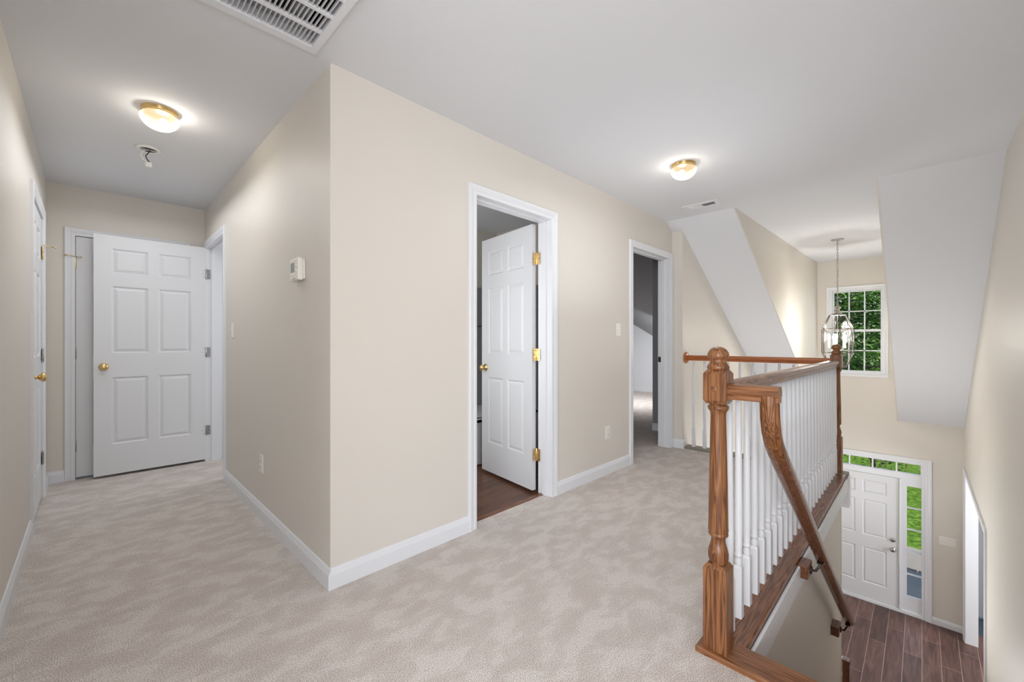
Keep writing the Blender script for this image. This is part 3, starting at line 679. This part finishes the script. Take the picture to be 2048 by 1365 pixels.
# return-air grille
t = thing('return_air_grille', 'large white louvred return air grille on the ceiling', 'vent', (.39, 1.61, H))
def T(x, y): return x - .39, y - 1.61
bm = nb()
for c in cells(GR[0] - .030, GR[1] + .030, GR[2] - .030, GR[3] + .040, [GR]):
    x0, y0 = T(c[0], c[2]); x1, y1 = T(c[1], c[3]); box(bm, x0, x1, y0, y1, -.014, 0)
rows = []; y = GR[3]
for k in range(5):
    y0 = y - .098; rows.append((y0, y)); y = y0 - .016
for k in range(4):
    a = T(GR[0], rows[k][0] - .016); b = T(GR[1], rows[k][0]); box(bm, a[0], b[0], a[1], b[1], -.010, .004)
obj('frame', bm, 'trim', t)
bm = nb()
x = GR[0] + .012
while x < GR[1] - .004:
    for (r0, r1) in rows:
        a = T(x, max(r0, GR[2])); b = T(x, r1)
        prism(bm, [(a[0] - .001, a[1], .002), (a[0] + .000, a[1], -.008), (a[0] + .0022, a[1], -.008), (a[0] + .0012, a[1], .002)], (0, b[1] - a[1], 0))
    x += .0165
obj('louvres', bm, 'trim', t)
bm = nb(); x0, y0 = T(GR[0], GR[2]); x1, y1 = T(GR[1], GR[3])
box(bm, x0 - .01, x0, y0, y1, .0, .3); box(bm, x1, x1 + .01, y0, y1, .041, .3); box(bm, x0, x1, y0 - .01, y0, .041, .3); box(bm, x0, x1, y1, y1 + .01, .041, .3); box(bm, x0, x1, y0, y1, .3, .31)
obj('duct', bm, 'slotm', t)
bm = nb(); box(bm, x0 + .0, x1 - .0, y1 - .045, y1 - .015, .03, .06); box(bm, x1 - .10, x1 - .03, y0, y1, .06, .11); obj('duct_rail', bm, 'grey', t)
# small ceiling register
t = thing('ceiling_register', 'small white supply register on the ceiling beside the slanted ceiling', 'vent', ((RG[0] + RG[1]) / 2, (RG[2] + RG[3]) / 2, H))
def T2(x, y): return x - (RG[0] + RG[1]) / 2, y - (RG[2] + RG[3]) / 2
bm = nb()
for c in cells(RG[0] - .035, RG[1] + .035, RG[2] - .04, RG[3] + .04, [(RG[0], RG[1], RG[2], 1.472), (RG[0], RG[1], 1.488, RG[3])]):
    x0, y0 = T2(c[0], c[2]); x1, y1 = T2(c[1], c[3]); box(bm, x0, x1, y0, y1, -.006, 0)
obj('frame', bm, 'trim', t)
bm = nb()
for (ya, yb, s) in ((1.36, 1.472, -1), (1.488, 1.60, 1)):
    y = ya + .007
    while y < yb - .002:
        a = T2(RG[0], y); b = T2(RG[1], y)
        prism(bm, [(a[0], a[1] - .006 * s, .008), (a[0], a[1] + .006 * s, -.004), (a[0], a[1] + .006 * s + .001, -.004), (a[0], a[1] - .006 * s + .001, .008)], (b[0] - a[0], 0, 0))
        y += .0125
obj('louvres', bm, 'trim', t)
bm = nb(); x0, y0 = T2(RG[0], RG[2]); x1, y1 = T2(RG[1], RG[3])
box(bm, x0 - .005, x0, y0, y1, .041, .15); box(bm, x1, x1 + .005, y0, y1, .041, .15); box(bm, x0, x1, y0 - .005, y0, .041, .15); box(bm, x0, x1, y1, y1 + .005, .041, .15); box(bm, x0, x1, y0, y1, .15, .155)
obj('duct', bm, 'dark', t)

# ------------------------------------------------------------------ lantern in the stairwell
CX, CY = 6.60, .757
t = thing('pendant_lantern', 'hexagonal glass lantern hanging on a chain in front of the dormer window', 'pendant light', (CX, CY, H))
bm = nb(); lathe(bm, [(.001, 0), (.068, 0), (.068, -.006), (.05, -.014), (.012, -.02), (.008, -.03), (.001, -.032)], 32); obj('canopy', bm, 'nickel', t)
bm = nb(); z = -.03; k = 0
while z > -.80:
    pts = []
    for q in range(12):
        a = 2 * math.pi * q / 12; u, v = .0085 * math.cos(a), .021 * math.sin(a)
        pts.append((u, 0, z - .02 + v) if k % 2 else (0, u, z - .02 + v))
    tube(bm, pts, .0024, 6, True); z -= .034; k += 1
obj('chain', bm, 'nickel', t)
bm = nb(); tube(bm, [(.008 * math.cos(q * .9), .008 * math.sin(q * .9), -.02 - .0325 * q) for q in range(25)], .0016, 6); obj('cord', bm, 'nickel', t)
ROT = -.7916 + R(0)
def hexp(r, z, k): a = math.pi / 3 * k + ROT + math.pi / 6 * 0; return (r * math.cos(a), r * math.sin(a), z)
LV = [(.092, -.955), (.172, -1.125), (.172, -1.425), (.092, -1.615)]
bm = nb(); lathe(bm, [(.001, -.80), (.012, -.80), (.012, -.835), (.03, -.845), (.042, -.86), (.030, -.872), (.018, -.884), (.026, -.90), (.040, -.91), (.030, -.925), (.055, -.94), (.095, -.952), (.095, -.958), (.001, -.958)], 24); obj('cap', bm, 'nickel', t)
bm = nb()
for k in range(6):
    for q in range(3): tube(bm, [hexp(*LV[q], k), hexp(*LV[q + 1], k)], .0042, 6)
    for q in range(4): tube(bm, [hexp(*LV[q], k), hexp(*LV[q], k + 1)], .0038, 6)
obj('cage', bm, 'bronze', t)
for k in range(6):
    bm = nb()
    for q in range(3):
        f = bm.faces.new([bm.verts.new(p) for p in (hexp(*LV[q], k), hexp(*LV[q], k + 1), hexp(*LV[q + 1], k + 1), hexp(*LV[q + 1], k))])
    bmesh.ops.solidify(bm, geom=list(bm.faces), thickness=.002)
    obj('pane', bm, 'lglass', t)
bm = nb(); lathe(bm, [(.001, -1.36), (.02, -1.36), (.03, -1.38), (.02, -1.41), (.006, -1.43), (.001, -1.44)], 16); tube(bm, [(0, 0, -.95), (0, 0, -1.37)], .005, 8)
for k in range(5):
    a = 2 * math.pi * k / 5 + .3; tube(bm, [(.015 * math.cos(a), .015 * math.sin(a), -1.385), (.05 * math.cos(a), .05 * math.sin(a), -1.40), (.085 * math.cos(a), .085 * math.sin(a), -1.37)], .004, 8)
obj('candle_arms', bm, 'nickel', t)
for k in range(5):
    a = 2 * math.pi * k / 5 + .3; p = (.085 * math.cos(a), .085 * math.sin(a))
    bm = nb(); lathe(bm, [(.016, -1.37), (.011, -1.362), (.0105, -1.27), (.001, -1.27)], 12, (*p, 0)); cd = obj('candle', bm, 'candle', t)
    bm = nb(); lathe(bm, [(.006, -1.27), (.012, -1.255), (.0145, -1.235), (.011, -1.21), (.004, -1.19), (.001, -1.185)], 12, (*p, 0)); obj('bulb', bm, 'cbulb', cd)
l = lamp('lantern_light', 'POINT', (0, 0, -1.22), 22, (1, .95, .89), radius=.09); l.parent = t

# ------------------------------------------------------------------ wall fittings
def plate_thing(name, label, cat, loc, rz, kind_, group=None):
    """local frame: plate in xz, standing out toward -y"""
    t = thing(name, label, cat, loc, rz, group)
    gangs = 3 if kind_ == 'triple' else 1
    pw = .070 + .046 * (gangs - 1)
    bm = nb(); box(bm, -pw / 2, pw / 2, -.006, 0, -.0575, .0575, .002); obj('plate', bm, 'plate', t)
    if kind_ in ('switch', 'triple'):
        for g in range(gangs):
            x = (g - (gangs - 1) / 2) * .046
            bm = nb(); box(bm, x - .005, x + .005, -.0068, -.004, -.012, .012); prism(bm, [(x - .004, -.006, -.004), (x + .004, -.006, -.004), (x + .004, -.006, .007), (x - .004, -.006, .007)], (0, -.011, .006)); obj('toggle', bm, 'white', t)
    elif kind_ == 'outlet':
        for zc in (.0195, -.0195):
            bm = nb(); box(bm, -.0165, .0165, -.0085, -.005, zc - .0135, zc + .0135, .003); rc = obj('receptacle', bm, 'white', t)
            bm = nb(); box(bm, -.008, -.0055, -.009, -.008, zc - .002, zc + .007); box(bm, .0055, .008, -.009, -.008, zc - .002, zc + .006); box(bm, -.002, .002, -.009, -.008, zc - .010, zc - .005); obj('slot', bm, 'slotm', rc)
    zz = (.030, -.030) if kind_ in ('switch', 'triple') else ((0,) if kind_ == 'outlet' else (.042, -.042))
    for g in range(gangs):
        for z in zz:
            bm = nb(); lathe(bm, [(.001, -.0072), (.0028, -.0072), (.0028, -.005), (.001, -.005)], 10, ((g - (gangs - 1) / 2) * .046, 0, z), axis='y'); obj('screw', bm, 'plate', t)
    return t
plate_thing('light_switch', 'ivory toggle switch on the shaded thermostat wall', 'light switch', (A, 3.83, 1.237), R(-90), 'switch', 'wall light switches')
plate_thing('power_outlet', 'ivory duplex outlet low on the shaded thermostat wall', 'outlet', (A, 3.05, .356), R(-90), 'outlet', 'duplex power outlets')
plate_thing('light_switch', 'ivory toggle switch beside the far bedroom doorway', 'light switch', (3.34, B, 1.257), 0, 'switch', 'wall light switches')
plate_thing('power_outlet', 'ivory duplex outlet low between bathroom and bedroom doors', 'outlet', (3.16, B, .36), 0, 'outlet', 'duplex power outlets')
plate_thing('light_switch', 'triple toggle switch plate beside the entry door downstairs', 'light switch', (G, -.25, -1.62), R(-90), 'triple', 'wall light switches')
plate_thing('wall_plate', 'small blank plate on the tall right wall near the slanted ceiling', 'wall plate', (7.45, E_, -.10), R(180), 'blank')
t = thing('thermostat', 'white digital thermostat on the shaded hallway wall', 'thermostat', (A, 2.335, 1.525), R(-90))
bm = nb(); box(bm, -.066, .066, -.010, 0, -.052, .052, .004); obj('back_plate', bm, 'plate', t)
bm = nb(); box(bm, -.070, .056, -.034, -.008, -.058, .058, .006); obj('housing', bm, 'plate', t)
bm = nb(); box(bm, -.050, .004, -.0352, -.033, -.014, .036, .001); obj('display', bm, 'lcd', t)
for q in ((-.050, -.038, -.032, -.022), (-.032, -.020, -.032, -.022), (-.014, -.002, -.032, -.022), (.020, .040, .010, .022), (.020, .040, -.012, 0)):
    bm = nb(); box(bm, q[0], q[1], -.037, -.033, q[2], q[3], .002); obj('button', bm, 'white', t)
bm = nb(); box(bm, -.03, .02, -.0348, -.0335, -.050, -.047); obj('logo_line', bm, 'grey', t)

# ------------------------------------------------------------------ bathroom glimpse
t = thing('bathtub', 'white bathtub with grey surround inside the bathroom', 'bathtub', (2.4, 3.27, 0))
bm = nb(); box(bm, -1.15, .99, -.33, -.27, .0, .43, .01); box(bm, -1.15, .99, -.33, .34, .38, .43, .012); obj('tub', bm, 'tub', t)
bm = nb(); box(bm, -1.15, .985, .305, .34, .43, 1.76, .004); box(bm, .955, .99, -.33, .305, .43, 1.76, .004); obj('surround', bm, 'surround', t)
bm = nb(); tube(bm, [(.5 + .07 * math.cos(a), .303, .88 + .085 * math.sin(a)) for a in [2 * math.pi * q / 24 for q in range(24)]], .008, 8, True); obj('moulded_ring', bm, 'relief', t)
for zc in (.62, .52):
    bm = nb(); tube(bm, [(.5 + .10 * math.copysign(abs(math.cos(a)) ** .5, math.cos(a)), .303, zc + .028 * math.copysign(abs(math.sin(a)) ** .5, math.sin(a))) for a in [2 * math.pi * q / 28 for q in range(28)]], .008, 8, True); obj('moulded_shelf', bm, 'relief', t)
bm = nb(); tube(bm, [(.2, .303, 1.33), (.5, .303, 1.325), (.9, .303, 1.33)], .006, 8); obj('moulded_line', bm, 'relief', t)
t = thing('shower_head', 'chrome shower head above the bathtub surround', 'shower head', (3.40, 3.33, 1.98))
bm = nb(); lathe(bm, [(.001, 0), (.03, 0), (.028, -.008), (.001, -.012)], 20, axis='x'); obj('flange', bm, 'chrome', t)
bm = nb(); tube(bm, [(0, 0, 0), (-.10, 0, .02), (-.20, 0, .03), (-.27, 0, .0), (-.31, 0, -.05)], .010, 10); obj('arm', bm, 'chrome', t)
bm = nb(); b2 = Matrix.Translation((-.32, 0, -.06)) @ Matrix.Rotation(R(35), 4, 'Y')
lathe(bm, [(.012, .03), (.018, .01), (.045, -.02), (.045, -.03), (.001, -.03)], 20); bmesh.ops.transform(bm, matrix=b2, verts=bm.verts); obj('head', bm, 'chrome', t)

# ------------------------------------------------------------------ outdoors
GZ = -2.98
bm = nb(); box(bm, G + .14, 60, -25, 30, GZ - .1, GZ); tag(obj('lawn', bm, 'grass'), 'sunlit green lawn in front of the house', 'lawn', kind='structure')
bm = nb(); box(bm, G + .14, 10.15, -2.5, 3.5, GZ, GZ + .10, .01); tag(obj('porch_floor', bm, 'porch'), 'dark blue grey porch slab outside the entry door', 'porch', kind='structure')
bm = nb()
for k in range(14): box(bm, 10.15, 10.32, -1.2 + k * .21, -1.2 + k * .21 + .195, GZ, GZ + .07, .008)
tag(obj('brick_edging', bm, 'brick'), 'row of dark bricks at the porch edge', 'edging', kind='structure')
bm = nb(); prism(bm, [(10.33, -4, GZ), (11.1, -4, GZ), (11.55, .6, GZ), (12.2, 3.5, GZ), (10.33, 3.5, GZ)], (0, 0, .03)); tag(obj('concrete_path', bm, 'concrete'), 'pale concrete walk beyond the porch', 'path', kind='structure')
def tree(name, label, loc, h, r, m, n, seed, lo=.1, cat='tree', leaf=.16):
    rnd = random.Random(seed)
    t = thing(name, label, cat, loc, 0, 'trees beyond the lawn' if cat == 'tree' else None)
    bm = nb(); tube(bm, [(0, 0, -.1), (.05, .03, h * .3), (-.04, .1, h * .6), (0, 0, h * .92)], .035 * r + .03, 8)
    for k in range(10):
        a = k * 2.4; z = h * (.15 + .075 * k); tube(bm, [(0, 0, z), (r * .4 * math.cos(a), r * .4 * math.sin(a), z + .25), (r * .75 * math.cos(a), r * .75 * math.sin(a), z + .35)], .04, 6)
    obj('trunk', bm, 'bark', t)
    bm = nb(); per = 26
    for c in range(n // per):
        z = rnd.uniform(lo, 1.0); rr = r * (math.sin(math.pi * min(1, (z * .8 + .17))) ** .6); a = rnd.uniform(0, 6.283); q = rr * math.sqrt(rnd.uniform(.15, 1))
        cx, cy, cz = q * math.cos(a), q * math.sin(a), z * h
        cr = rnd.uniform(.35, .75) * (r / 3) ** .5
        for i in range(per):
            b = rnd.uniform(0, 6.283); d_ = cr * math.sqrt(rnd.random())
            p = Vector((cx + d_ * math.cos(b), cy + d_ * math.sin(b), cz + rnd.gauss(0, .07) - .25 * (d_ / cr) ** 2 * cr))
            s = leaf * rnd.uniform(.6, 1.2); u = Vector((math.cos(b), math.sin(b), rnd.uniform(-.7, .1))).normalized(); v = u.cross(Vector((rnd.gauss(0, .4), rnd.gauss(0, .4), 1))).normalized() * .5
            vs = [bm.verts.new(p), bm.verts.new(p + u * s * .5 + v * s * .5), bm.verts.new(p + u * s), bm.verts.new(p + u * s * .5 - v * s * .5)]
            bm.faces.new(vs)
    me_n = 'foliage'
    me = bpy.data.meshes.new(me_n); bm.to_mesh(me); bm.free(); me.materials.append(M[m]); o = bpy.data.objects.new(me_n, me); C.objects.link(o); o.parent = t
tree('maple_tree', 'bright green layered tree filling the middle of the dormer window', (22, 3.05, GZ), 9.5, 3.0, 'leaf2', 26000, 3, leaf=.20)
tree('leafy_tree', 'dark green tree behind the bright tree at the window left', (50, 14.5, GZ), 13, 5.0, 'leaf', 20000, 4, leaf=.34)
tree('leafy_tree', 'dark green tree behind the bright tree at the window middle', (34.5, 1.6, GZ), 12, 4.2, 'leaf', 30000, 5, leaf=.34)
tree('leafy_tree', 'dark green tree standing at the right edge of the window view', (37, -9.0, GZ), 12, 3.6, 'leaf', 14000, 8, leaf=.34)
tree('shrub', 'yellowish shrub at the foot of the dormer window view', (16.0, 1.0, GZ), 3.0, .8, 'leaf3', 4200, 6, .1, 'shrub', .10)
